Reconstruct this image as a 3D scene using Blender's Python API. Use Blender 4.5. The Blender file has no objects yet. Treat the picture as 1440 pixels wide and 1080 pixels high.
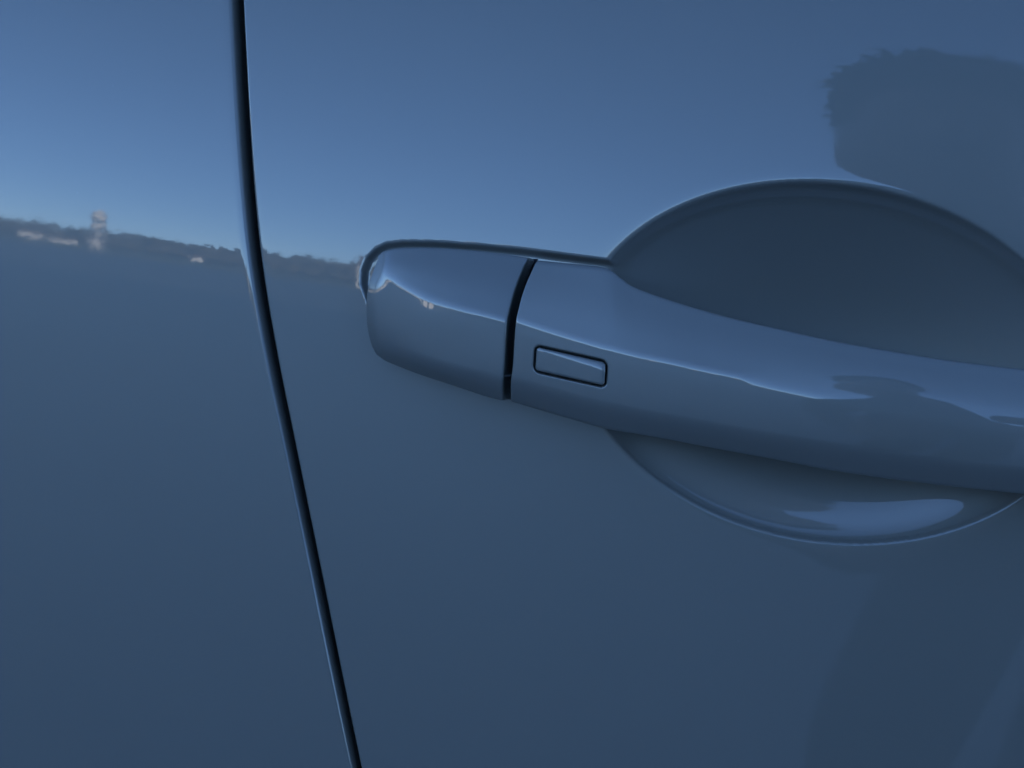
import bpy, math, random
import numpy as np
from mathutils import Vector
random.seed(7); rng = np.random.default_rng(7)
R = math.radians
sc = bpy.context.scene
COL = sc.collection

# ------------------------------------------------------------------ camera
D = 0.33
CAM = np.array([0.0, -D, 1.0])
FPX = 2000.0                                    # focal length in pixels of a 1440 wide frame
yaw, pitch, roll = R(13.5), R(-3.65), R(8.0)
fw = np.array([-math.sin(yaw)*math.cos(pitch), math.cos(yaw)*math.cos(pitch), math.sin(pitch)])
r0 = np.cross(fw, [0, 0, 1.0]); r0 /= np.linalg.norm(r0)
u0 = np.cross(r0, fw)
rt = math.cos(roll)*r0 + math.sin(roll)*u0
up = -math.sin(roll)*r0 + math.cos(roll)*u0
cd = bpy.data.cameras.new('camera'); cam = bpy.data.objects.new('camera', cd); COL.objects.link(cam)
cd.lens = 36.0*FPX/1440.0; cd.sensor_width = 36.0; cd.clip_start = 0.005; cd.clip_end = 6000
from mathutils import Matrix
cam.matrix_world = Matrix(((rt[0], up[0], -fw[0], CAM[0]), (rt[1], up[1], -fw[1], CAM[1]),
                           (rt[2], up[2], -fw[2], CAM[2]), (0, 0, 0, 1)))
sc.camera = cam

# ------------------------------------------------------------------ sky, sun, exposure
SUN_EL, SUN_AZ = R(40), R(42)                   # the sun stands behind the car, low
w = bpy.data.worlds.new('World'); sc.world = w; w.use_nodes = True
nt = w.node_tree; bg = nt.nodes['Background']
sky = nt.nodes.new('ShaderNodeTexSky'); sky.sky_type = 'NISHITA'; sky.sun_disc = False
sky.sun_elevation = SUN_EL; sky.sun_rotation = SUN_AZ
sky.air_density = 0.42; sky.dust_density = 0.0; sky.ozone_density = 7.0; sky.altitude = 0
nt.links.new(sky.outputs[0], bg.inputs[0]); bg.inputs[1].default_value = 0.15
sl = bpy.data.lights.new('sun', 'SUN'); sl.energy = 4.5; sl.angle = R(0.5); sl.color = (1.0, 0.9, 0.76)
so = bpy.data.objects.new('sun', sl); COL.objects.link(so)
sd = Vector((math.sin(SUN_AZ)*math.cos(SUN_EL), math.cos(SUN_AZ)*math.cos(SUN_EL), math.sin(SUN_EL)))
so.rotation_euler = sd.to_track_quat('Z', 'Y').to_euler(); so.location = (5, 8, 20)
vs = sc.view_settings; vs.view_transform = 'Standard'; vs.look = 'None'; vs.exposure = 2.18; vs.gamma = 1.0
vs.use_curve_mapping = False
try:
    sc.cycles.use_denoising = True
    sc.cycles.max_bounces = 8
except Exception: pass

# ------------------------------------------------------------------ materials
def mat(name):
    m = bpy.data.materials.new(name); m.use_nodes = True
    return m, m.node_tree, m.node_tree.nodes['Principled BSDF']
def simple(name, c, rough=0.6, metal=0.0, var=0.15, scale=3.0, spec=0.5):
    m, t, b = mat(name)
    tc = t.nodes.new('ShaderNodeTexCoord'); n = t.nodes.new('ShaderNodeTexNoise')
    n.inputs['Scale'].default_value = scale; n.inputs['Detail'].default_value = 6
    t.links.new(tc.outputs['Object'], n.inputs['Vector'])
    r = t.nodes.new('ShaderNodeValToRGB')
    r.color_ramp.elements[0].position = 0.3; r.color_ramp.elements[1].position = 0.7
    r.color_ramp.elements[0].color = (*[k*(1-var) for k in c], 1); r.color_ramp.elements[1].color = (*[min(1, k*(1+var)) for k in c], 1)
    t.links.new(n.outputs['Fac'], r.inputs[0]); t.links.new(r.outputs[0], b.inputs['Base Color'])
    b.inputs['Roughness'].default_value = rough; b.inputs['Metallic'].default_value = metal
    b.inputs['Specular IOR Level'].default_value = spec
    return m
def paint(name='blue_grey_car_paint', col=(0.150, 0.150, 0.128), peel=1.0):
    m, t, b = mat(name)
    tc = t.nodes.new('ShaderNodeTexCoord')
    n = t.nodes.new('ShaderNodeTexNoise'); n.inputs['Scale'].default_value = 12; n.inputs['Detail'].default_value = 3
    t.links.new(tc.outputs['Object'], n.inputs['Vector'])
    mx = t.nodes.new('ShaderNodeMix'); mx.data_type = 'RGBA'
    mx.inputs[6].default_value = (*[k*0.96 for k in col], 1); mx.inputs[7].default_value = (*[k*1.04 for k in col], 1)
    t.links.new(n.outputs['Fac'], mx.inputs[0])
    # sparse specks of dust lying on the clear coat
    v = t.nodes.new('ShaderNodeTexVoronoi'); v.inputs['Scale'].default_value = 260; v.inputs['Randomness'].default_value = 1
    t.links.new(tc.outputs['Object'], v.inputs['Vector'])
    lt = t.nodes.new('ShaderNodeMath'); lt.operation = 'LESS_THAN'; lt.inputs[1].default_value = 0.035
    t.links.new(v.outputs['Distance'], lt.inputs[0])
    n3 = t.nodes.new('ShaderNodeTexNoise'); n3.inputs['Scale'].default_value = 45
    t.links.new(tc.outputs['Object'], n3.inputs['Vector'])
    gt = t.nodes.new('ShaderNodeMath'); gt.operation = 'GREATER_THAN'; gt.inputs[1].default_value = 0.62
    t.links.new(n3.outputs['Fac'], gt.inputs[0])
    mu = t.nodes.new('ShaderNodeMath'); mu.operation = 'MULTIPLY'
    t.links.new(lt.outputs[0], mu.inputs[0]); t.links.new(gt.outputs[0], mu.inputs[1])
    mu2 = t.nodes.new('ShaderNodeMath'); mu2.operation = 'MULTIPLY'; mu2.inputs[1].default_value = 0.25
    t.links.new(mu.outputs[0], mu2.inputs[0])
    mx2 = t.nodes.new('ShaderNodeMix'); mx2.data_type = 'RGBA'; mx2.inputs[7].default_value = (0.3, 0.3, 0.28, 1)
    t.links.new(mx.outputs[2], mx2.inputs[6]); t.links.new(mu2.outputs[0], mx2.inputs[0])
    t.links.new(mx2.outputs[2], b.inputs['Base Color'])
    b.inputs['Roughness'].default_value = 0.5; b.inputs['Specular IOR Level'].default_value = 0.2; b.inputs['Metallic'].default_value = 0.42
    b.inputs['Coat Weight'].default_value = 1.0; b.inputs['Coat Roughness'].default_value = 0.028
    b.inputs['Coat IOR'].default_value = 1.5
    nw = t.nodes.new('ShaderNodeTexNoise'); nw.inputs['Scale'].default_value = 22; nw.inputs['Detail'].default_value = 5; nw.inputs['Distortion'].default_value = 1.5
    t.links.new(tc.outputs['Object'], nw.inputs['Vector'])
    mr = t.nodes.new('ShaderNodeMapRange'); mr.inputs[1].default_value = 0.35; mr.inputs[2].default_value = 0.75; mr.inputs[3].default_value = 0.016; mr.inputs[4].default_value = 0.05
    t.links.new(nw.outputs['Fac'], mr.inputs[0]); t.links.new(mr.outputs[0], b.inputs['Coat Roughness'])
    # orange peel of the clear coat
    n2 = t.nodes.new('ShaderNodeTexNoise'); n2.inputs['Scale'].default_value = 420; n2.inputs['Detail'].default_value = 1.5
    t.links.new(tc.outputs['Object'], n2.inputs['Vector'])
    bp = t.nodes.new('ShaderNodeBump'); bp.inputs['Strength'].default_value = 1.0; bp.inputs['Distance'].default_value = 0.0000034*peel
    t.links.new(n2.outputs['Fac'], bp.inputs['Height'])
    t.links.new(bp.outputs[0], b.inputs['Coat Normal'])
    return m
PAINT = paint()
PAINT_H = paint('blue_grey_handle_paint', peel=0.7)
BLACK = simple('black_rubber', (0.006, 0.006, 0.007), 0.6, var=0.2, scale=80, spec=0.2)
INNER = simple('inner_body_paint', (0.012, 0.022, 0.035), 0.5, var=0.2, scale=10, spec=0.3)

# ------------------------------------------------------------------ mesh helpers
def tag(o, label=None, cat=None, group=None, kind=None):
    if label: o['label'] = label
    if cat: o['category'] = cat
    if group: o['group'] = group
    if kind: o['kind'] = kind
    return o
def empty(name, loc):
    o = bpy.data.objects.new(name, None); COL.objects.link(o); o.location = loc; return o
def link(name, me, m, parent=None):
    o = bpy.data.objects.new(name, me); COL.objects.link(o)
    if m: me.materials.append(m)
    if parent:
        o.parent = parent
        o.matrix_parent_inverse = Matrix.Translation(-_wloc(parent))
    return o
def _wloc(p):
    v = Vector(p.location)
    return v if not p.parent else v
def mesh_from(name, V, F, smooth=True):
    me = bpy.data.meshes.new(name); V = np.asarray(V, dtype=np.float64); F = np.asarray(F)
    if F.ndim == 2:
        n = len(F); k = F.shape[1]
        me.vertices.add(len(V)); me.vertices.foreach_set('co', V.ravel())
        me.loops.add(n*k); me.loops.foreach_set('vertex_index', F.astype(np.int32).ravel())
        me.polygons.add(n); me.polygons.foreach_set('loop_start', np.arange(0, n*k, k, dtype=np.int32))
        me.update(calc_edges=True)
    else:
        me.from_pydata([tuple(v) for v in V], [], [tuple(f) for f in F]); me.update()
    if smooth: me.polygons.foreach_set('use_smooth', np.ones(len(me.polygons), dtype=bool))
    me.validate()
    return me
def grid_faces(ni, nj, closed=False):
    i, j = np.meshgrid(np.arange(ni-1), np.arange(nj if closed else nj-1), indexing='ij')
    a = i*nj + j; b = (i+1)*nj + j; j2 = (j+1) % nj
    c = (i+1)*nj + j2; d = i*nj + j2
    return np.stack([a, b, c, d], -1).reshape(-1, 4)

# ------------------------------------------------------------------ body side surface (y as a function of x, z)
RZ, RX = 1.5, 9.0
ZC = 0.9921
def ys(x, z):
    s = x + 0.02
    t = np.maximum(z-1.02, 0); t1 = np.minimum(t, 0.09)
    return (z-ZC)**2/(2*RZ) + s*s/(2*RX) + 10.0*t1**3 + 30.0*0.09**2*np.maximum(t-0.09, 0)
def ray(px, py):
    px = np.asarray(px, float); py = np.asarray(py, float)
    d = fw*FPX + rt*(px[..., None]-720) - up*(py[..., None]-540)
    return d/np.linalg.norm(d, axis=-1, keepdims=True)
def P(px, py, h=0.0):
    """point seen at a photograph pixel, h metres proud of the body side"""
    px, py, h = np.broadcast_arrays(np.asarray(px, float), np.asarray(py, float), np.asarray(h, float))
    d = ray(px, py); y = -h
    for _ in range(6):
        t = (y-CAM[1])/d[..., 1]; p = CAM + d*t[..., None]
        y = ys(p[..., 0], p[..., 2]) - h
    return p
def chain(pts, n=None, t=None):
    """smooth curve (Catmull-Rom by chord length) through points; sampled at n places or at parameters t"""
    p = np.asarray(pts, float)
    s = np.r_[0, np.cumsum(np.linalg.norm(np.diff(p[:, :2], axis=0), axis=1)**0.75)]; s /= s[-1]
    m = np.zeros_like(p); 
    dd = np.diff(p, axis=0)/np.diff(s)[:, None]
    m[1:-1] = (dd[:-1]*np.diff(s)[1:, None] + dd[1:]*np.diff(s)[:-1, None])/(s[2:]-s[:-2])[:, None]
    m[0] = dd[0]; m[-1] = dd[-1]
    if t is None: t = np.linspace(0, 1, n)
    k = np.clip(np.searchsorted(s, t, side='right')-1, 0, len(s)-2)
    H = (s[k+1]-s[k])[:, None]; u = ((t-s[k])[:, None])/H
    return (2*u**3-3*u**2+1)*p[k] + (u**3-2*u**2+u)*H*m[k] + (-2*u**3+3*u**2)*p[k+1] + (u**3-u**2)*H*m[k+1]

# ------------------------------------------------------------------ the car
car = empty('parked_car', (0.0, 0.0, 0.0))
tag(car, 'parked car with glossy blue-grey paint, seen close at its door handle', 'car')

# shut line between the two panels: x as a function of z
gp = np.array([(333, 0), (337, 75), (341, 150), (345.5, 220), (351, 290), (359, 365), (372, 445), (388, 530), (407, 620), (444, 800), (470, 930), (501, 1080)], float)
gw = P(gp[:, 0], gp[:, 1])
zg = gw[::-1, 2]; xg = gw[::-1, 0]
zlo, zhi = zg[0], zg[-1]
slo = (xg[1]-xg[0])/(zg[1]-zg[0]); shi = (xg[-1]-xg[-2])/(zg[-1]-zg[-2])
def gapx(z):
    z = np.asarray(z, float)
    zz = np.r_[zlo-0.8, zg, zhi+0.6]; xx = np.r_[xg[0]-0.8*slo, xg, xg[-1]+0.6*shi]
    # smooth by averaging a small window
    o = np.zeros_like(z)
    for k, wt in zip((-2, -1, 0, 1, 2), (0.1, 0.22, 0.36, 0.22, 0.1)):
        o += wt*np.interp(z+k*0.0045, zz, xx)
    return o
GH = 0.0016                                   # half width of the gap between the edges

# ellipse of the finger recess, fitted to the traced rim
rim = np.array([(890, 330), (932, 299), (986, 274), (1048, 258), (1111, 253), (1194, 257), (1257, 268), (1340, 297), (1402, 330), (1440, 357),
                (869, 628), (894, 657), (932, 687), (986, 716), (1048, 739), (1111, 757), (1173, 766), (1236, 769), (1298, 762), (1361, 741), (1423, 707)], float)
rw = P(rim[:, 0], rim[:, 1])
X = rw[:, 0]*10; Z = (rw[:, 2]-1)*10
A = np.c_[X*X, X*Z, Z*Z, X, Z]
co = np.linalg.lstsq(A, np.ones(len(X)), rcond=None)[0]
M2 = np.array([[co[0], co[1]/2], [co[1]/2, co[2]]]); cen = -0.5*np.linalg.solve(M2, co[3:5])
kk = 1 + cen @ M2 @ cen; M2 /= kk
def cupq(x, z):
    a = x*10-cen[0]; b = (z-1)*10-cen[1]
    return np.sqrt(np.maximum(M2[0, 0]*a*a + 2*M2[0, 1]*a*b + M2[1, 1]*b*b, 1e-12))
ev, evec = np.linalg.eigh(M2)
print('cup centre', cen/10, 'axes', 1/np.sqrt(ev)/10)
CUPB = float(1/np.sqrt(ev).max())
CUPR = float(np.mean(1/np.sqrt(ev)))/10

# shallow seat pressed into the door round the handle
seat_px = [(506, 400), (507, 380), (514, 362), (526, 349), (542, 341), (567, 338), (611, 338.5), (684, 343.5), (742, 349.5), (801, 357), (859, 364), (900, 372),
           (930, 470), (900, 560), (720, 520), (560, 470), (520, 440)]
sw = P(np.array([p[0] for p in seat_px]), np.array([p[1] for p in seat_px]))[:, [0, 2]]
def sdf_poly(x, z, poly):
    d = np.full(x.shape, 1e9); ins = np.zeros(x.shape, bool); n = len(poly)
    for i in range(n):
        a = poly[i]; b = poly[(i+1) % n]; e = b-a
        wx = x-a[0]; wz = z-a[1]; t = np.clip((wx*e[0]+wz*e[1])/(e@e), 0, 1)
        d = np.minimum(d, (wx-e[0]*t)**2+(wz-e[1]*t)**2)
        c = ((a[1] <= z) & (b[1] > z)) | ((b[1] <= z) & (a[1] > z))
        with np.errstate(divide='ignore', invalid='ignore'):
            xi = a[0] + (z-a[1])/(b[1]-a[1]+1e-15)*e[0]
        ins ^= c & (x < xi)
    d = np.sqrt(d)
    return np.where(ins, d, -d)                # positive inside
def smax(a, b, k):
    return 0.5*(a+b+np.sqrt((a-b)**2+k*k))
CUP_D = 0.0095
def door_depth(x, z):
    q = cupq(x, z)*1.02
    qq = np.minimum(q, 1.7)
    tz = np.clip(((z-1)*10-cen[1])/CUPB, -1.2, 1.2)
    tq = np.clip((tz/np.maximum(qq, 0.05)+0.9)/0.75, 0, 1); tq = tq*tq*(3-2*tq)
    qi = np.minimum(qq, 1.0)
    low = 0.96*np.cos(math.pi/2*qi)**2 + 0.04*(1-qq)
    prof = 0.0150*tq*tq*(1-qq**2) + 0.0110*(1-tq*tq)*low + 0.0016*(1-qq**22)
    prof = np.maximum(prof, -0.01)
    cup = smax(prof, -0.0002, 0.0005) + 0.0002
    cup = np.maximum(cup-(smax(-0.01, -0.0002, 0.0005)+0.0002), 0)
    near = (x > sw[:, 0].min()-0.01) & (x < sw[:, 0].max()+0.01) & (z > sw[:, 1].min()-0.01) & (z < sw[:, 1].max()+0.01)
    st = np.zeros_like(x)
    if near.any():
        s = sdf_poly(x[near], z[near], sw)
        r = 0.0009
        v = np.clip(s/(2*r), 0, 1)
        st[near] = 0.0013*(v*v*v*(v*(6*v-15)+10)) + 0.00018*np.exp(-((s+0.004)/0.003)**2)*0
    return smax(cup, st, 0.0006)-0.0003*np.exp(-((cup-st)/0.002)**2)*0 - 0.5*(np.sqrt((cup-st)**2+0.0006**2)-np.abs(cup-st))*(np.maximum(cup, st) < 0.0004)

def door_y(x, z):
    return ys(x, z) + door_depth(x, z)

# ------------------------------------------------------------------ panels as fine grids that follow the shut line
def fine_axis(segs):
    out = []
    for a, b, st in segs:
        out.append(np.arange(a, b-1e-9, st))
    out.append([segs[-1][1]])
    return np.concatenate(out)
FR, FD = 0.0014, 0.0034                         # rounding of the panel edges
def edge_round(s):
    u = np.clip(1-s/FR, 0, 1)
    return FD*(1-np.sqrt(np.maximum(1-u**2, 0)))**1.0
zax = fine_axis([(0.45, 0.88, 0.02), (0.88, 0.90, 0.002), (0.90, 1.085, 0.0004), (1.085, 1.11, 0.004), (1.11, 1.17, 0.02)])
def panel_grid(sign, sax, depthf):
    zz = zax[None, :]; s = sax[:, None]
    x = gapx(zz) + sign*(0.0007 + 0.0003*np.clip((zz-0.93)/0.13, 0, 1) + s) + 0*zz; z = zz + 0*s
    yy = ys(x, z) + depthf(x, z) + edge_round(s)
    V = np.stack([x, yy, z + 0*x], -1)
    return V
def grid_normals(V):
    du = np.gradient(V, axis=0); dv = np.gradient(V, axis=1)
    n = np.cross(du, dv); n /= np.linalg.norm(n, axis=-1, keepdims=True)+1e-20
    return np.where(n[..., 1:2] > 0, -n, n)
def wall_rows(V, dirx, depths):
    """rows running back into the car from the panel edge"""
    e = V[0]; rows = []
    for d in depths[::-1]:
        r = e.copy(); r[:, 1] += d; rows.append(r)
    return np.concatenate([np.stack(rows), V], 0)
edge_s = FR*(1-np.cos(np.linspace(0, math.pi/2, 14)))
def make_panel(sign, sax, depthf):
    V = panel_grid(sign, sax, depthf)
    V = wall_rows(V, sign, [0.0003, 0.001, 0.004, 0.012])
    return V
xw = float(gapx(np.array([1.0]))[0])
sax_l = np.r_[edge_s, np.arange(0.0032, 0.05, 0.002), np.arange(0.05, 0.8, 0.03), 0.8]
VL = make_panel(-1, sax_l, lambda x, z: 0*x)
ni, nj = VL.shape[:2]
Fl = grid_faces(ni, nj)[:, ::-1]
body_panel = link('body_panel', mesh_from('body_panel', VL.reshape(-1, 3), Fl), PAINT, car)
sax_r = np.r_[edge_s, np.arange(0.0032, 0.021, 0.001), np.arange(0.021, 0.19, 0.0004), np.arange(0.19, 0.24, 0.004), np.arange(0.24, 0.95, 0.03), 0.95]
VR = make_panel(1, sax_r, door_depth)
ni, nj = VR.shape[:2]
N = grid_normals(VR)
F = grid_faces(ni, nj)
ctr = VR.reshape(-1, 3)[F].mean(1)
inq = cupq(ctr[:, 0], ctr[:, 2]) < 0.995
inq &= (np.arange(len(F))//(nj-1)) > 30
def submesh(name, mask):
    f = F[mask]; ids, inv = np.unique(f, return_inverse=True)
    v = VR.reshape(-1, 3)[ids]; me = mesh_from(name, v, inv.reshape(f.shape))
    nn = N.reshape(-1, 3)[ids]
    me.normals_split_custom_set_from_vertices([tuple(a) for a in nn])
    return me
door = link('door_panel', submesh('door_panel', ~inq), PAINT, car)
cup = link('handle_recess', submesh('handle_recess', inq), PAINT, door)
# dark seal and inner body behind the shut line
zz = np.linspace(0.45, 1.17, 60)
def strip(name, x0, x1, yoff, m, parent, prof=8):
    rows = []
    for a in np.linspace(0, 1, prof):
        x = gapx(zz) + x0 + (x1-x0)*a
        rows.append(np.stack([x, ys(x, zz) + yoff - 0.004*math.sin(math.pi*a), zz], -1))
    V = np.stack(rows); return link(name, mesh_from(name, V.reshape(-1, 3), grid_faces(*V.shape[:2])[:, ::-1]), m, parent)
strip('door_seal', -0.016, 0.016, 0.0125, BLACK, car)

# ------------------------------------------------------------------ lofts for the handle
def rounded(pts, radii, ncor=9, nseg=4, closed=False):
    """polyline (n,3) with its corners turned into arcs; always the same number of samples"""
    pts = np.asarray(pts); n = len(pts); out = []
    idx = range(n) if closed else range(1, n-1)
    cuts = {}
    for i in idx:
        a, b, c = pts[i-1], pts[i], pts[(i+1) % n]
        la = np.linalg.norm(a-b); lc = np.linalg.norm(c-b)
        da = min(radii[i], 0.497*la); dc = min(radii[i], 0.497*lc)
        cuts[i] = (b+(a-b)/max(la, 1e-9)*da, b, b+(c-b)/max(lc, 1e-9)*dc)
    def seg(p, q): return [p+(q-p)*t for t in np.linspace(0, 1, nseg+2)[1:-1]]
    if not closed: out.append(pts[0]); prev = pts[0]
    else: prev = cuts[n-1][2]
    for i in idx:
        p, b, q = cuts[i]
        out += seg(prev, p)
        for t in np.linspace(0, 1, ncor): out.append((1-t)**2*p + 2*t*(1-t)*b + t*t*q)
        prev = q
    if not closed: out += seg(prev, pts[-1]); out.append(pts[-1])
    return np.array(out)
def resamp(G, n):
    """resample stations (axis 0) smoothly"""
    S, Mn = G.shape[:2]
    t = np.linspace(0, 1, n); flat = G.reshape(S, -1)
    s = np.linspace(0, 1, S); out = np.zeros((n, flat.shape[1]))
    m = np.gradient(flat, s, axis=0)
    k = np.clip(np.searchsorted(s, t, side='right')-1, 0, S-2); H = s[1]-s[0]
    u = ((t-s[k])/H)[:, None]
    out = (2*u**3-3*u**2+1)*flat[k]+(u**3-2*u**2+u)*H*m[k]+(-2*u**3+3*u**2)*flat[k+1]+(u**3-u**2)*H*m[k+1]
    return out.reshape(n, Mn, 3)
def tcurve(pts, t):  # pts rows: px, py, h(mm) -> world points at parameters t
    c = chain(pts, t=t)
    return P(c[:, 0], c[:, 1], c[:, 2]/1000.0)

# ---- end cap --------------------------------------------------------------
tt = np.concatenate([np.linspace(0, 0.12, 7)[:-1], np.linspace(0.12, 1, 34)])
capT = [(533, 358, 5.42), (537, 354, 5.78), (548, 350.5, 7.11), (576, 348, 8.75), (626, 349, 9.80), (684, 354, 10.40), (739, 361.5, 10.80)]
capC = [(531.5, 365, 5.6), (541, 379, 9.0), (560, 395, 11.4), (597, 415, 13.6), (640, 430, 15.0), (684, 441.5, 15.8), (710, 449, 16.2)]
def mid(a, b, f, dh=0, n=9, dx=0):
    A = chain(a, n=n); B = chain(b, n=n); c = A+(B-A)*f
    t = np.linspace(0, 1, n); c[:, 2] += dh*np.minimum(t*4, 1); c[:, 0] += dx*(t**3)
    return c
capM = mid(capT, capC, 0.5, 0.6, dx=-4)
capF1 = [(516.5, 404, 5.0), (527, 413, 7.9), (548, 427, 10.6), (590, 444, 13.5), (640, 458, 15.05), (684, 470, 15.8), (708, 477, 16.15)]
capF2 = [(515, 447, 5.0), (526, 456, 7.8), (548, 467, 10.4), (590, 483, 13.2), (640, 498, 14.7), (684, 510, 15.6), (706, 516, 15.9)]
capL = [(521, 482, 4.61), (533, 489, 7.13), (552, 495, 9.52), (590, 508, 12.50), (640, 523, 14.20), (684, 534, 15.00), (703, 540, 15.30)]
capB = [(530, 500, 3.50), (540, 507, 4.40), (556, 514, 5.76), (590, 527, 7.90), (640, 543.5, 9.60), (684, 558, 10.40), (705, 563.5, 10.80)]
def build_loft(name, cols, radii, t, back, ends, m, parent, closed=False, nseg=4, ncor=9, post=None):
    C = [tcurve(np.asarray(c, float), t) for c in cols]
    st = []
    for i in range(len(t)):
        pts = [c[i] for c in C]
        st.append(rounded(np.array(back(pts, t[i])), radii(t[i]) if callable(radii) else radii, ncor, nseg, closed))
    return np.stack(st)
def end_rings(G, r, depth, at_start=True, n=6, flat=True):
    """round the end of a loft and close it back towards the door"""
    A = G if at_start else G[::-1]
    e = A[0]; tan = A[0]-A[1]; tan /= np.linalg.norm(tan, axis=1, keepdims=True)+1e-12
    cr = np.gradient(e, axis=0); nrm = np.cross(tan, cr); nrm /= np.linalg.norm(nrm, axis=1, keepdims=True)+1e-12
    c = e.mean(0)
    sgn = np.sign((nrm*(e-(c+np.array([0, 0.01, 0])))).sum(1)); sgn = np.where(sgn == 0, 1, sgn)
    s0 = 1 if sgn.sum() > 0 else -1
    nrm = nrm*s0
    rings = []
    for a in np.linspace(0, math.pi/2, n)[1:]:
        rings.append(e + tan*r*math.sin(a) - nrm*r*(1-math.cos(a)))
    last = rings[-1]
    for d in depth:
        rings.append(last + np.array([0, d, 0]) )
    R_ = np.stack(rings)[::-1]
    out = np.concatenate([R_, A], 0)
    return out if at_start else out[::-1]
def cap_back(p, t):
    T, M, C, F1, F2, L, B = p
    y = np.array([0, 1.0, 0])
    return [T+y*0.012, T, M, C, F1, F2, L, B, B+y*0.010]
cap_r = lambda t: [0, 0.0007, 0.006, 0.0009+0.0006*(1-t), 0.01, 0.01, 0.0035, 0.0009, 0]
CG = build_loft('end_cap', [capT, capM, capC, capF1, capF2, capL, capB], cap_r, tt, cap_back, None, None, None)
CG = resamp(CG, 110) if False else CG
CG = end_rings(CG, 0.0006, [0.002, 0.010], True)
CG = end_rings(CG, 0.0005, [0.002, 0.012], False)

# ---- grip -----------------------------------------------------------------
gT = [(757, 366, 13.36), (800, 370, 14.46), (838, 374, 15.37), (858, 379, 15.82), (874, 391, 16.15), (892, 402.5, 16.51), (925, 415, 17.12), (975, 431, 18.00), (1030, 446, 19.03), (1100, 462, 20.07), (1173, 478, 20.83), (1257, 493, 21.28), (1340, 506, 20.78), (1440, 518, 19.59),
      (1540, 528, 17.76), (1620, 533, 15.24), (1700, 532, 11.33), (1780, 528, 7.00)]
gC = [(728, 449.5, 17.23), (780, 466.5, 18.68), (838, 484, 20.14), (862, 490, 20.69), (882, 495, 21.11), (902, 499.5, 21.51), (940, 507, 22.20), (986, 517, 22.92), (1040, 528, 23.59), (1100, 541, 24.12), (1173, 557, 24.46), (1257, 573, 24.43), (1340, 587, 23.97), (1440, 602, 22.83),
      (1540, 614, 21.07), (1620, 620, 18.80), (1700, 622, 14.94), (1780, 622, 10.67)]
gL = [(720, 540, 16.13), (775, 555, 17.69), (838, 572, 19.29), (862, 577, 19.84), (882, 581, 20.26), (902, 585, 20.66), (940, 592, 21.35), (986, 600, 22.07), (1040, 610, 22.74), (1100, 620, 23.27), (1173, 631, 23.61), (1257, 643, 23.58), (1340, 654, 23.12), (1440, 664, 21.98),
      (1540, 672, 20.22), (1620, 677, 17.95), (1700, 680, 14.09), (1780, 680, 9.82)]
gB = [(720.5, 565.5, 11.50), (775, 582, 13.04), (838, 600, 14.64), (862, 606, 15.19), (882, 610, 15.61), (902, 613.5, 16.01), (940, 620, 16.70), (986, 629, 17.42), (1040, 639, 18.09), (1100, 650, 18.62), (1173, 664, 18.96), (1257, 676, 18.93), (1340, 686, 18.47), (1440, 696.5, 17.33),
      (1540, 703, 15.57), (1620, 706, 13.30), (1700, 707, 9.44), (1780, 706, 5.17)]
gT, gC, gL, gB = [np.array(a, float) for a in (gT, gC, gL, gB)]
ns = len(gT)
w0 = np.exp(-((gC[:, 0]-726)/60.0)**2)
gM = 0.5*(gT+gC); gM[:, 2] += np.interp(gC[:, 0], [980, 1240], [0.40, 0.95]); gM[:, 0] -= 4.5*w0; 
gF1 = gC+(gL-gC)*0.30; gF1[:, 2] += 0.31
gF2 = gC+(gL-gC)*0.72; gF2[:, 2] += 0.35
gF1[:, 0] += 0*w0; gF2[:, 0] += 1.5*w0
sN = np.arange(ns)/(ns-1)
def tcol(pts, t):
    # parameter by index so that stations of all columns stay matched
    p = np.asarray(pts, float); s = sN
    m = np.gradient(p, s, axis=0)
    k = np.clip(np.searchsorted(s, t, side='right')-1, 0, ns-2); H = (s[k+1]-s[k])[:, None]; u = (t-s[k])[:, None]/H
    c = (2*u**3-3*u**2+1)*p[k]+(u**3-2*u**2+u)*H*m[k]+(-2*u**3+3*u**2)*p[k+1]+(u**3-u**2)*H*m[k+1]
    return P(c[:, 0], c[:, 1], c[:, 2]/1000.0)
def grip_loft(tt, nseg=5, ncor=9):
    cols = [tcol(c, tt) for c in (gT, gM, gC, gF1, gF2, gL, gB)]
    st = []
    for i, t in enumerate(tt):
        T, M, C, F1, F2, L, B = [c[i] for c in cols]
        cen_ = (T+B)/2
        u = t*(ns-1)
        th = 0.012 if u > 1 else 0.012
        # back of the grip: runs into the door at the foot, free over the recess
        k = min(max((u-2.2)/2.5, 0), 1); k2 = min(max((ns-2.0-u)/2.0, 0), 1); k = min(k, k2); k = k*k*(3-2*k)
        dz = (B-T)
        Tb = T + np.array([0, 0.012*(1-k)+0.013*k, 0]) + dz*0.08*k
        Bb = B + np.array([0, 0.013*(1-k)+0.008*k, 0]) - dz*0.08*k
        Mb = (Tb+Bb)/2 + np.array([0, 0.0015, 0])
        rc = 0.0010 + 0.010*min(max((u-8)/4, 0), 1)
        st.append(rounded(np.array([Tb, T, M, C, F1, F2, L, B, Bb, Mb]), [0.004, 0.0012, 0.007, rc, 0.009, 0.012, 0.004, 0.0012, 0.003, 0.01], ncor, nseg, closed=True))
    return np.stack(st)
tg = np.r_[np.linspace(0, 4/(ns-1), 190)[:-1], np.linspace(4/(ns-1), 1, 150)]
GG = grip_loft(tg, nseg=3, ncor=36)
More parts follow.
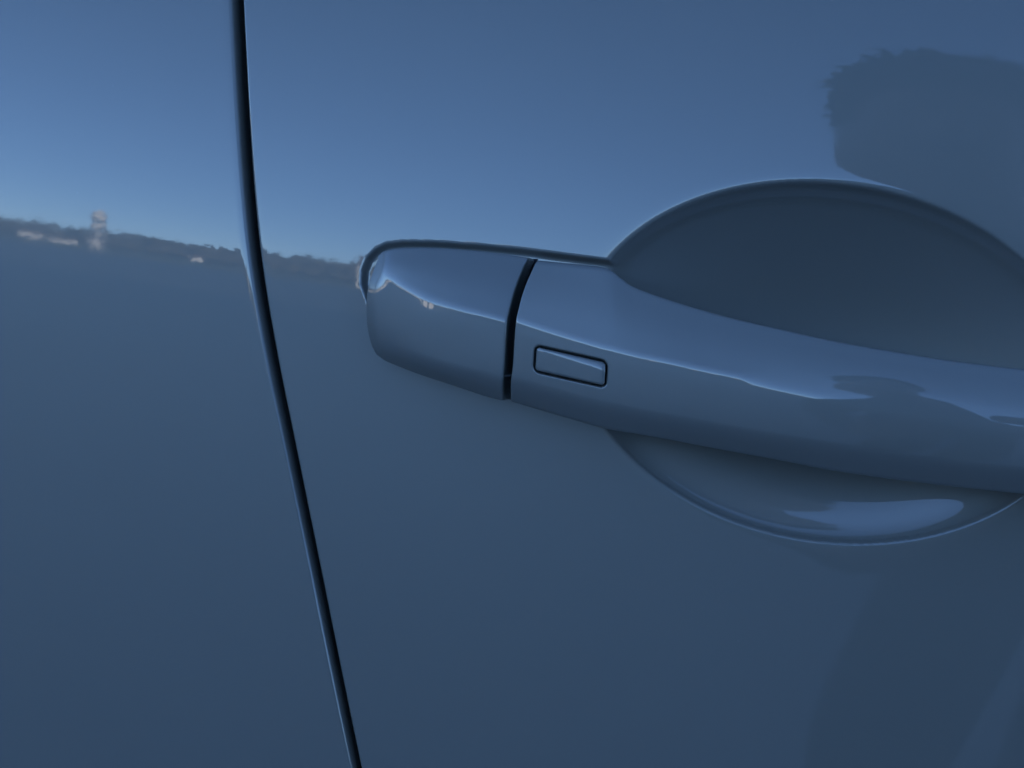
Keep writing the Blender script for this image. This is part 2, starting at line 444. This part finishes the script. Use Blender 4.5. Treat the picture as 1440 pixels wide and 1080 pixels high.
# button opening: rounded rectangle sunk into the front of the grip
bq = np.array([(752.5, 484.5), (854.5, 508.5), (852, 544.5), (750.5, 523)], float)
def project(Pw):
    d = Pw-CAM; zf = d@fw
    return 720+FPX*(d@rt)/zf, 540-FPX*(d@up)/zf
bc = bq.mean(0)
ux = ((bq[1]-bq[0])+(bq[2]-bq[3]))/2; hx = np.linalg.norm(ux)/2; ux /= np.linalg.norm(ux)
uz = ((bq[3]-bq[0])+(bq[2]-bq[1]))/2; hz = np.linalg.norm(uz)/2; uz /= np.linalg.norm(uz)
Minv = np.linalg.inv(np.stack([ux, uz], 1))
def bsdf(px, py, hx_, hz_, r):
    ab = np.stack([px-bc[0], py-bc[1]], -1) @ Minv.T
    qx = np.abs(ab[..., 0])-(hx_-r); qz = np.abs(ab[..., 1])-(hz_-r)
    return np.hypot(np.maximum(qx, 0), np.maximum(qz, 0)) + np.minimum(np.maximum(qx, qz), 0) - r

ppx, ppy = project(GG)
front = (ppx > 735) & (ppx < 872) & (ppy > 470) & (ppy < 560)
cidx = np.arange(GG.shape[1]); per = 36+3     # samples per corner
front &= (cidx[None, :] > per*3) & (cidx[None, :] < per*7+20)
sd_ = bsdf(ppx, ppy, hx, hz, 9.0)
Hs = ys(GG[..., 0], GG[..., 2])-GG[..., 1]     # proudness of the surface
selq = front & (sd_ < 18) & (sd_ > 1)
def quad(px, py):
    a = (px-800)/50; b = (py-515)/30
    return np.stack([np.ones_like(a), a, b, a*a, a*b, b*b, b*b*b], -1)
hc = np.linalg.lstsq(quad(ppx[selq], ppy[selq]), Hs[selq], rcond=None)[0]
def hsurf(px, py): return quad(np.asarray(px, float), np.asarray(py, float)) @ hc
v = np.clip((2.8-sd_)/4.4, 0, 1); v = v**2.6
dep = np.where(front, 0.0026*v, 0)
rays = GG-CAM; rays /= np.linalg.norm(rays, axis=-1, keepdims=True)
GG = GG + rays*dep[..., None]
GG = end_rings(GG, 0.0006, [0.002, 0.012], True)

handle = link('door_handle', mesh_from('door_handle', GG.reshape(-1, 3), grid_faces(*GG.shape[:2], closed=True)), PAINT_H, car)
cap = link('end_cap', mesh_from('end_cap', CG.reshape(-1, 3), grid_faces(*CG.shape[:2])), PAINT_H, handle)
for o in (handle, cap):
    import bmesh
    bm = bmesh.new(); bm.from_mesh(o.data); bmesh.ops.recalc_face_normals(bm, faces=bm.faces)
    bm.to_mesh(o.data); bm.free()

# the push button in its opening
def rr(hx_, hz_, r, n=20):
    pts = []
    for cx, cz, a0 in ((hx_-r, -(hz_-r), -90), (hx_-r, hz_-r, 0), (-(hx_-r), hz_-r, 90), (-(hx_-r), -(hz_-r), 180)):
        for a in np.linspace(a0, a0+90, n): pts.append((cx+r*math.cos(R(a)), cz+r*math.sin(R(a))))
    out = []
    for i in range(len(pts)):
        a = np.array(pts[i]); b = np.array(pts[(i+1) % len(pts)]); out.append(a)
        L = np.linalg.norm(b-a)
        if L > 2:
            for t in np.linspace(0, 1, int(L/1.6)+1)[1:-1]: out.append(a+(b-a)*t)
    return np.array(out)
bh, bz = hx-2.3, hz-2.3
ol = rr(bh, bz, 5.0)
rings = []
def button_h(ab):
    px = bc[0]+ab[:, 0]*ux[0]+ab[:, 1]*uz[0]; py = bc[1]+ab[:, 0]*ux[1]+ab[:, 1]*uz[1]
    h = hsurf(px, py) + 0.00045
    line = -bz + 4.5 + 9.0*(ab[:, 0]+bh)/(2*bh)          # crease runs down towards the right
    dd = line-ab[:, 1]
    h = h - 0.0000026*np.maximum(dd+0.8, 0)**2
    return px, py, h
nR = 30
for k in range(nR+1):
    f = k/nR; ab = ol*f
    px, py, h = button_h(ab)
    e = 1-f; edge = np.clip(1-(e*bz)/3.2, 0, 1); h = h-0.0005*(1-np.sqrt(1-np.minimum(edge, 0.999)**2))
    rings.append(P(px, py, h))
bot = rings[-1]+ (rings[-1]-CAM)/np.linalg.norm(rings[-1]-CAM, axis=1, keepdims=True)*0.003
rings.append(bot)
Bq = np.stack(rings); me = mesh_from('push_button', Bq.reshape(-1, 3), grid_faces(*Bq.shape[:2], closed=True))
bm = bmesh.new(); bm.from_mesh(me); bmesh.ops.remove_doubles(bm, verts=bm.verts, dist=1e-7); bmesh.ops.recalc_face_normals(bm, faces=bm.faces); bm.to_mesh(me); bm.free()
link('push_button', me, PAINT_H, handle)
# black rubber lining in the button groove
lin = rr(hx-1.4, hz-1.4, 7.0); lin2 = rr(hx-5.4, hz-5.4, 4.0)
px = bc[0]+lin[:, 0]*ux[0]+lin[:, 1]*uz[0]; py = bc[1]+lin[:, 0]*ux[1]+lin[:, 1]*uz[1]
qx = bc[0]+(lin[:, 0]*0.88)*ux[0]+(lin[:, 1]*0.62)*uz[0]; qy = bc[1]+(lin[:, 0]*0.88)*ux[1]+(lin[:, 1]*0.62)*uz[1]
V = np.stack([P(px, py, hsurf(px, py)-0.0009), P(qx, qy, hsurf(qx, qy)-0.0013)])
link('button_seal', mesh_from('button_seal', V.reshape(-1, 3), grid_faces(*V.shape[:2], closed=True)), BLACK, handle)
# black pad under the joint between cap and grip
gl = np.array([(748, 364), (737, 387), (727, 417), (720, 448), (716.5, 475), (714, 510), (712.5, 540), (713.5, 562)], float)
hh = np.array([6, 7.5, 9, 10, 10, 10, 9, 5.0])/1000
A_ = P(gl[:, 0]-9, gl[:, 1], hh*0.62); B_ = P(gl[:, 0], gl[:, 1], hh*0.55); C_ = P(gl[:, 0]+9, gl[:, 1], hh*0.62)
V = np.stack([A_, B_, C_])
link('joint_gasket', mesh_from('joint_gasket', V.reshape(-1, 3), grid_faces(3, len(gl))), BLACK, handle)

# ------------------------------------------------------------------ rest of the near side of the car, out of the frame
def profile_strip(name, zs, ysf, x0, x1, m, parent, off=0.0, nx=24):
    xs = np.linspace(x0, x1, nx); V = []
    for x in xs: V.append([(x, ysf(x, z)+off, z) for z in zs])
    V = np.array(V); return link(name, mesh_from(name, V.reshape(-1, 3), grid_faces(*V.shape[:2])[:, ::-1]), m, parent)
GLASS = simple('dark_tinted_glass', (0.01, 0.012, 0.014), 0.03, var=0.05, scale=2)
x0c, x1c = xw-0.80, xw+0.94
profile_strip('belt_moulding', np.linspace(1.172, 1.192, 5), lambda x, z: ys(x, 1.17)-0.001+0.25*(z-1.17), x0c, x1c, BLACK, car)
profile_strip('side_window', np.linspace(1.194, 1.52, 12), lambda x, z: ys(x, 1.17)+0.012+0.28*(z-1.17)+0.25*(z-1.17)**2, x0c, x1c, GLASS, car)
profile_strip('roof', np.linspace(1.522, 1.60, 10), lambda x, z: ys(x, 1.17)+0.135+ 0.9*(1-math.sqrt(max(0, 1-((z-1.522)/0.08)**2*0.9999)))+0.2*(z-1.522), x0c, x1c, PAINT, car)
profile_strip('sill', np.linspace(0.24, 0.447, 14), lambda x, z: ys(x, 0.45)-0.004+0.25*(0.45-z)**1.2, x0c, x1c, PAINT, car)
profile_strip('inner_panel', np.linspace(0.24, 1.5, 14), lambda x, z: 0.16, x0c, x1c, INNER, car)

# ------------------------------------------------------------------ ground and the far side that the paint mirrors
def asphalt():
    m, t, b = mat('ground_asphalt')
    tc = t.nodes.new('ShaderNodeTexCoord')
    n = t.nodes.new('ShaderNodeTexNoise'); n.inputs['Scale'].default_value = 0.35; n.inputs['Detail'].default_value = 8
    n2 = t.nodes.new('ShaderNodeTexNoise'); n2.inputs['Scale'].default_value = 60; n2.inputs['Detail'].default_value = 4
    t.links.new(tc.outputs['Object'], n.inputs['Vector']); t.links.new(tc.outputs['Object'], n2.inputs['Vector'])
    r = t.nodes.new('ShaderNodeValToRGB'); r.color_ramp.elements[0].position = .35; r.color_ramp.elements[1].position = .7
    r.color_ramp.elements[0].color = (0.30, 0.297, 0.285, 1); r.color_ramp.elements[1].color = (0.40, 0.39, 0.37, 1)
    ad = t.nodes.new('ShaderNodeMath'); ad.operation = 'MULTIPLY_ADD'; ad.inputs[1].default_value = 0.4
    t.links.new(n2.outputs['Fac'], ad.inputs[0]); sb = t.nodes.new('ShaderNodeMath'); sb.operation = 'SUBTRACT'; sb.inputs[1].default_value = 0.2
    t.links.new(n.outputs['Fac'], sb.inputs[0]); t.links.new(sb.outputs[0], ad.inputs[2])
    t.links.new(ad.outputs[0], r.inputs[0]); t.links.new(r.outputs[0], b.inputs['Base Color'])
    b.inputs['Roughness'].default_value = 0.85
    return m
def disc(name, r, z, m, seg=96):
    V = [(0, 0, z)] + [(r*math.cos(2*math.pi*i/seg), r*math.sin(2*math.pi*i/seg), z) for i in range(seg)]
    F = [(0, i+1, (i+1) % seg+1) for i in range(seg)]
    me = mesh_from(name, V, F, False); return link(name, me, m)
tag(disc('ground', 3000, 0.0, asphalt()), kind='structure')
def ring_sheet(name, ra, rb, a0, a1, z, m, n=160, wob=0.06):
    V = []
    for i in range(n+1):
        a = a0+(a1-a0)*i/n; k = 1+wob*math.sin(a*7+1)+wob*0.5*math.sin(a*17)
        V += [(ra*k*math.sin(a), -ra*k*math.cos(a), z), (rb*math.sin(a), -rb*math.cos(a), z)]
    F = [(2*i, 2*i+1, 2*i+3, 2*i+2) for i in range(n)]
    return link(name, mesh_from(name, V, F, False), m)
WATER = simple('dark_lake_water', (0.006, 0.014, 0.022), 0.12, var=0.3, scale=0.2)
tag(ring_sheet('water', 11, 110, R(-100), R(100), 0.004, simple('dark_wet_road', (0.022, 0.028, 0.036), 0.5, var=0.3, scale=0.2)), kind='structure').name = 'road'
tag(ring_sheet('grass_field', 110.2, 420, R(-100), R(100), 0.006, simple('dry_grass', (0.05, 0.055, 0.03), 0.9, var=0.5, scale=0.05), wob=0.0), kind='structure')
# hills
def hill_h(a, hmax, ph):
    h = 0
    for k in range(12): h += math.sin(a*(2+k*3.3)+ph[k])/(1+k*0.9)
    return max(hmax*(0.62+0.16*h), 0.5)
def hill(name, r, hmax, a0, a1, seed, m, n=260):
    g = np.random.default_rng(seed); ph = g.uniform(0, 6.28, 12); V = []
    for i in range(n+1):
        a = a0+(a1-a0)*i/n; h = hill_h(a, hmax, ph)
        for rr_, f in ((r, 0.0), (r*1.04, 0.45), (r*1.1, 0.85), (r*1.16, 1.0), (r*1.3, 0.0)):
            V.append((rr_*math.sin(a), -rr_*math.cos(a), h*f))
    F = []
    for i in range(n):
        for j in range(4): F.append((i*5+j, i*5+j+1, (i+1)*5+j+1, (i+1)*5+j))
    return tag(link(name, mesh_from(name, V, F, True), m), kind='structure')
hill('hills', 430, 11, R(-105), R(105), 3, simple('wooded_slope', (0.035, 0.04, 0.022), 0.95, var=0.5, scale=0.02))
# far wood
def wood():
    g = np.random.default_rng(5); V = []; F = []
    ico = [(0, 0, 1), (0.9, 0, 0.45), (0.28, 0.85, 0.45), (-0.72, 0.53, 0.45), (-0.72, -0.53, 0.45), (0.28, -0.85, 0.45),
           (0.72, 0.53, -0.45), (-0.28, 0.85, -0.45), (-0.9, 0, -0.45), (-0.28, -0.85, -0.45), (0.72, -0.53, -0.45), (0, 0, -1)]
    fi = [(0, 1, 2), (0, 2, 3), (0, 3, 4), (0, 4, 5), (0, 5, 1), (1, 6, 2), (2, 7, 3), (3, 8, 4), (4, 9, 5), (5, 10, 1), (6, 7, 2), (7, 8, 3), (8, 9, 4), (9, 10, 5), (10, 6, 1), (11, 7, 6), (11, 8, 7), (11, 9, 8), (11, 10, 9), (11, 6, 10)]
    ico = np.array(ico)
    N_ = 9000; a = g.uniform(R(-100), R(100), N_); r = np.where(g.uniform(0, 1, N_) < 0.35, g.uniform(330, 430, N_), g.uniform(431, 497, N_)); s = g.uniform(0.7, 1.7, N_)
    ph = np.random.default_rng(3).uniform(0, 6.28, 12)
    vs_, fs_ = [], []
    for k in range(N_):
        v = ico*(1+g.uniform(-0.3, 0.3, (12, 1)))*np.array([s[k], s[k], s[k]*1.4]) + np.array([r[k]*math.sin(a[k]), -r[k]*math.cos(a[k]), s[k]*0.9 + hill_h(a[k], 11, ph)*float(np.interp(r[k], [429, 430, 447, 473, 498.8], [0, 0, 0.45, 0.85, 1.0]))])
        vs_.append(v); fs_.append(np.array(fi)+12*k)
    m = simple('wood_foliage', (0.075, 0.065, 0.04), 0.9, var=0.6, scale=0.08)
    return tag(link('far_wood', mesh_from('far_wood', np.concatenate(vs_), np.concatenate(fs_), False), m), 'dark far-off wood mirrored in the paint as a low band under the sky', 'wood', kind='stuff')
wood()
WHITE = simple('white_render', (0.85, 0.82, 0.77), 0.7, var=0.1, scale=0.5)
ROOF = simple('brown_roof', (0.12, 0.085, 0.06), 0.8, var=0.3, scale=0.5)
def house(a, r, w_, h_, d_, roofm=ROOF):
    c = empty('house', (r*math.sin(a), -r*math.cos(a), 0)); c.rotation_euler[2] = a
    V = [(-w_/2, -d_/2, 0), (w_/2, -d_/2, 0), (w_/2, d_/2, 0), (-w_/2, d_/2, 0), (-w_/2, -d_/2, h_), (w_/2, -d_/2, h_), (w_/2, d_/2, h_), (-w_/2, d_/2, h_), (-w_/2, 0, h_*1.35), (w_/2, 0, h_*1.35)]
    F = [(0, 1, 5, 4), (2, 3, 7, 6), (1, 2, 6, 9, 5), (3, 0, 4, 8, 7)]
    me = bpy.data.meshes.new('wall'); me.from_pydata(V, [], F); me.materials.append(WHITE); o = bpy.data.objects.new('wall', me); COL.objects.link(o); o.parent = c
    e = 0.12
    V = [(-w_/2-e, -d_/2-e, h_-0.1), (w_/2+e, -d_/2-e, h_-0.1), (w_/2+e, 0, h_*1.35+0.1), (-w_/2-e, 0, h_*1.35+0.1), (w_/2+e, d_/2+e, h_-0.1), (-w_/2-e, d_/2+e, h_-0.1)]
    me = bpy.data.meshes.new('roof'); me.from_pydata(V, [], [(0, 1, 2, 3), (3, 2, 4, 5)]); me.materials.append(roofm); o = bpy.data.objects.new('roof', me); COL.objects.link(o); o.parent = c
    tag(c, 'small white house beyond the field, a speck mirrored in the car paint', 'house', 'white houses mirrored in the paint')
hs = [(-35.3, 320, 5, 1.4), (-28.4, 300, 2.4, 1.2), (-34.0, 240, 5, 0.8),
      (-21.3, 150, 1.6, 3.4), (-17.0, 170, 2.6, 2.6), (-12.5, 200, 3, 2.2), (-15.2, 260, 6, 2), (8, 220, 5, 3.4), (25, 240, 6, 3.6)]
gh = random.Random(4)
for k in range(60): hs.append((-39-k*1.07+gh.uniform(-0.4, 0.4), gh.uniform(85, 190), gh.uniform(1.2, 3.0), gh.choice((1.2, 1.8, 2.4, 3.0))))
for a, r, w_, h_ in hs:
    house(R(a), r, w_, h_, w_*0.8+2)
g = np.random.default_rng(2); V = []; F = []
pc = np.array([150*math.sin(R(-32.6)), -150*math.cos(R(-32.6))])
for k in range(9):
    dx, dy, hw = g.uniform(-0.25, 0.25), g.uniform(-0.25, 0.25), g.uniform(0.3, 0.65)
    b0 = len(V); z0, z1 = k*0.62, k*0.62+0.66
    V += [(pc[0]+dx+sx*hw, pc[1]+dy+sy*hw, zz_) for zz_ in (z0, z1) for sy in (-1, 1) for sx in (-1, 1)]
    F += [tuple(b0+q for q in f) for f in ((0, 2, 3, 1), (4, 5, 7, 6), (0, 1, 5, 4), (2, 6, 7, 3), (0, 4, 6, 2), (1, 3, 7, 5))]
tag(link('pillar', mesh_from('pillar', V, F, False), WHITE), 'tall narrow white stone pillar mirrored in the paint left of the door gap', 'pillar')
# unseen block added behind the car to shade it and the near ground
def box_mesh(name, x0, x1, y0, y1, z0, z1, m, parent=None):
    V = [(x, y, z) for z in (z0, z1) for y in (y0, y1) for x in (x0, x1)]
    F = [(0, 2, 3, 1), (4, 5, 7, 6), (0, 1, 5, 4), (2, 6, 7, 3), (0, 4, 6, 2), (1, 3, 7, 5)]
    return link(name, mesh_from(name, V, F, False), m, parent)
shade_root = empty('added_shade_block', (0, 7, 0)); tag(shade_root, 'long plain block added unseen behind the car to keep it in shade', 'added_shade_block')
STONE = simple('grey_render', (0.32, 0.31, 0.29), 0.85, var=0.15, scale=0.6)
box_mesh('wall', -25, 110, 7, 19, 0.0, 38.0, STONE, shade_root)  # sides of the added block that casts the shade
box_mesh('roof', -25.4, 110.4, 6.6, 19.4, 38.003, 38.6, simple('grey_roof', (0.1, 0.1, 0.1), 0.8), shade_root)  # top slab of the same added block

# ------------------------------------------------------------------ the person who takes the picture, mirrored in the paint
SKIN = simple('skin', (0.55, 0.34, 0.26), 0.5, var=0.08, scale=20)
HAIR = simple('dark_brown_hair', (0.02, 0.016, 0.013), 0.6, var=0.3, scale=60)
JACKET = simple('navy_jacket_cloth', (0.02, 0.028, 0.045), 0.9, var=0.25, scale=90)
TROUS = simple('dark_trouser_cloth', (0.018, 0.02, 0.024), 0.95, var=0.25, scale=90)
SHOE = simple('shoe_leather', (0.02, 0.018, 0.016), 0.5, var=0.2, scale=30)
person = empty('person', (0.2, -1.32, 0.0))
tag(person, 'person in dark jacket leaning towards the car with a phone, mirrored in its door', 'person')
nodes = {}; edges = []
def nd(k, p, r, par=None):
    if par != 'raw' and not isinstance(p, np.ndarray): p = (p[0]+0.085, p[1], p[2]+(0.035 if p[2] > 0.6 else 0))
    nodes[k] = (Vector(p), r, len(nodes))
    if par is not None: edges.append((nodes[par][2], nodes[k][2]))
HB = 0.055     # the hands and the phone stay this far behind the lens position
def C2W(a, b, c): return CAM + rt*a + up*b + fw*(c-HB)       # right, up, towards the car
nd('pelvis', (0.21, -1.36, 0.80), 0.150)
nd('waist', (0.18, -1.25, 0.93), 0.135, 'pelvis'); nd('chest', (0.09, -1.08, 1.03), 0.150, 'waist'); nd('collar', (0.03, -0.96, 1.09), 0.095, 'chest')
nd('neck', (0.0, -0.905, 1.12), 0.052, 'collar'); nd('jaw', (-0.036, -0.855, 1.165), 0.078, 'neck'); nd('head', (-0.042, -0.85, 1.255), 0.084, 'jaw'); nd('crown', (-0.044, -0.86, 1.33), 0.070, 'head')
nd('nose', (-0.044, -0.745, 1.215), 0.012, 'head')
for sg, nm in ((-1, 'l'), (1, 'r')):
    nd('hip'+nm, (0.21+sg*0.10, -1.35, 0.76), 0.10, 'pelvis')
    kx = 0.0 if sg < 0 else 0.2
    nd('knee'+nm, (kx, -1.12, 0.47), 0.085, 'hip'+nm); nd('calf'+nm, (kx, -1.20, 0.33), 0.072, 'knee'+nm); nd('ankle'+nm, (kx, -1.32, 0.10), 0.038, 'calf'+nm)
    nd('heel'+nm, (kx, -1.34, 0.045), 0.042, 'ankle'+nm); nd('toe'+nm, (kx+sg*0.03, -1.14, 0.035), 0.035, 'heel'+nm)
    nd('ear'+nm, (-0.042+sg*0.085, -0.86, 1.225), 0.014, 'head')
nd('shoulderr', (0.22, -1.02, 1.06), 0.068, 'chest'); nd('elbowr', (0.31, -0.80, 0.86), 0.046, 'shoulderr')
wr = C2W(0.185, -0.07, -0.07); nd('wristr', wr, 0.028, 'elbowr')
nd('palmr', C2W(0.165, -0.045, -0.035), 0.036, 'wristr')
for k in range(4):
    b = 0.022-0.019*k; L = (0.9, 1.0, 0.95, 0.75)[k]
    nd('f%da' % k, C2W(0.160, b, -0.006), 0.0098, 'palmr'); nd('f%db' % k, C2W(0.160-0.020*L, b+0.001, 0.011), 0.0088, 'f%da' % k); nd('f%dc' % k, C2W(0.160-0.055*L, b+0.002, 0.009), 0.0078, 'f%db' % k)
nd('t1', C2W(0.145, -0.02, -0.032), 0.0125, 'palmr'); nd('t2', C2W(0.118, 0.002, -0.030), 0.0105, 't1'); nd('t3', C2W(0.095, 0.010, -0.0225), 0.009, 't2')
nd('shoulderl', (-0.09, -1.04, 1.03), 0.068, 'chest'); nd('elbowl', (-0.15, -0.84, 0.84), 0.046, 'shoulderl')
nd('wristl', C2W(-0.045, -0.145, -0.10), 0.028, 'elbowl'); nd('palml', C2W(-0.005, -0.105, -0.045), 0.034, 'wristl')
for k in range(4):
    a = -0.012+0.018*k; L = (0.85, 1.0, 0.95, 0.75)[k]
    nd('g%da' % k, C2W(a, -0.078, -0.012), 0.0096, 'palml'); nd('g%db' % k, C2W(a+0.003, -0.068, 0.011), 0.0086, 'g%da' % k); nd('g%dc' % k, C2W(a+0.005, -0.068+0.020*L, 0.013), 0.0075, 'g%db' % k)
nd('h1', C2W(0.02, -0.085, -0.038), 0.012, 'palml'); nd('h2', C2W(0.03, -0.065, -0.032), 0.010, 'h1'); nd('h3', C2W(0.035, -0.046, -0.023), 0.009, 'h2')
me = bpy.data.meshes.new('body'); me.from_pydata([tuple(v[0]) for v in nodes.values()], edges, [])
bo = bpy.data.objects.new('body', me); COL.objects.link(bo)
md = bo.modifiers.new('skin', 'SKIN'); md.use_smooth_shade = True
for i, v in enumerate(nodes.values()):
    sv = me.skin_vertices[0].data[i]; sv.radius = (v[1], v[1]); sv.use_root = (i == 0)
sb_ = bo.modifiers.new('sub', 'SUBSURF'); sb_.levels = 2; sb_.render_levels = 2
dg = bpy.context.evaluated_depsgraph_get(); me2 = bpy.data.meshes.new_from_object(bo.evaluated_get(dg)); bpy.data.objects.remove(bo)
me2.name = 'body'; me2.materials.clear()
for m in (SKIN, JACKET, TROUS, SHOE): me2.materials.append(m)
handc = [Vector(C2W(0.165, -0.03, -0.03)), Vector(C2W(0.0, -0.085, -0.03))]
for p in me2.polygons:
    c = p.center; p.use_smooth = True
    if c.z < 0.075: p.material_index = 3
    elif (c.z < 0.86 and c.y < -1.0 and c.z < 0.86+0.3*(c.y+1.36)) or (c.z < 0.62 and c.y < -1.0): p.material_index = 2
    elif min((c-h).length for h in handc) < 0.083 or (c.y > -0.93 and c.z > 1.135 and abs(c.x-0.05) < 0.14): p.material_index = 0
    else: p.material_index = 1
bo = bpy.data.objects.new('body', me2); COL.objects.link(bo); bo.parent = person; bo.matrix_parent_inverse = Matrix.Translation(-Vector(person.location))
# tousled hair: a cap of many short locks
g = np.random.default_rng(11); V = []; F = []
hc_ = np.array([0.043, -0.872, 1.328])
cnt = 0
while cnt < 1500:
    d = g.normal(size=3); d /= np.linalg.norm(d)
    if d[2] < -0.8 or (d[1] > 0.45 and d[2] < 0.42): continue
    base = hc_ + d*np.array([0.085, 0.098, 0.092])
    side = np.cross(d, g.normal(size=3)); side /= np.linalg.norm(side)
    tipd = d*0.6 + side*0.7 + np.array([-0.15, 0.1, 0.1]); tipd /= np.linalg.norm(tipd)
    L = g.uniform(0.010, 0.030)*(1.0+0.6*(d[2]>0.3))*(1.3 if g.uniform() < 0.1 else 1.0); wd = np.cross(tipd, d); wd /= np.linalg.norm(wd)+1e-9; wd *= g.uniform(0.003, 0.006)
    k = len(V); mid_ = base + tipd*L*0.55 + d*0.006; tip = base + tipd*L
    V += [base-wd, base+wd, mid_+wd*0.9, mid_-wd*0.9, tip, mid_+d*0.003]
    F += [(k, k+1, k+5), (k+1, k+2, k+5), (k+2, k+4, k+5), (k+4, k+3, k+5), (k+3, k, k+5), (k, k+1, k+2, k+3)]
    cnt += 1
# skull cap under the locks
n1, n2_ = 20, 12; k0 = len(V)
for i in range(n2_+1):
    th = math.pi*0.58*i/n2_
    for j in range(n1):
        ph = 2*math.pi*j/n1
        zz_ = math.cos(th); yy_ = math.sin(th)*math.sin(ph)
        if yy_ > 0.35 and zz_ < 0.42: yy_ = min(yy_, 0.75); 
        V.append(hc_+np.array([math.sin(th)*math.cos(ph)*0.085, yy_*0.096, max(zz_, 0.30 if math.sin(ph) > 0.4 else -1)*0.092]))
for i in range(n2_):
    for j in range(n1): F.append((k0+i*n1+j, k0+i*n1+(j+1) % n1, k0+(i+1)*n1+(j+1) % n1, k0+(i+1)*n1+j))
hm = bpy.data.meshes.new('hair'); hm.from_pydata([tuple(map(float, v)) for v in V], [], F); hm.materials.append(HAIR)
ho = bpy.data.objects.new('hair', hm); COL.objects.link(ho); ho.parent = person; ho.matrix_parent_inverse = Matrix.Translation(-Vector(person.location))
# phone held against the camera position
def cam_box(name, a0, a1, b0, b1, c0, c1, m, parent=None, bev=0.004):
    bm = bmesh.new(); bmesh.ops.create_cube(bm, size=1)
    for v in bm.verts: v.co = Vector(((a0+a1)/2+v.co.x*(a1-a0), (b0+b1)/2+v.co.y*(b1-b0), (c0+c1)/2+v.co.z*(c1-c0)))
    bmesh.ops.bevel(bm, geom=bm.edges[:], offset=bev, segments=3, affect='EDGES', profile=0.5)
    for v in bm.verts: v.co = Vector(C2W(*v.co))
    me_ = bpy.data.meshes.new(name); bm.to_mesh(me_); bm.free()
    for p in me_.polygons: p.use_smooth = True
    return link(name, me_, m, parent)
PH = simple('phone_shell', (0.03, 0.03, 0.034), 0.35, var=0.05, scale=5)
phone = cam_box('smartphone', -0.013, 0.138, -0.063, 0.013, -0.015, -0.007, PH)
tag(phone, 'dark phone held level in both hands in front of the car door', 'phone')
cam_box('camera_bump', -0.010, 0.022, -0.022, 0.010, -0.0071, -0.0048, PH, phone, bev=0.001)
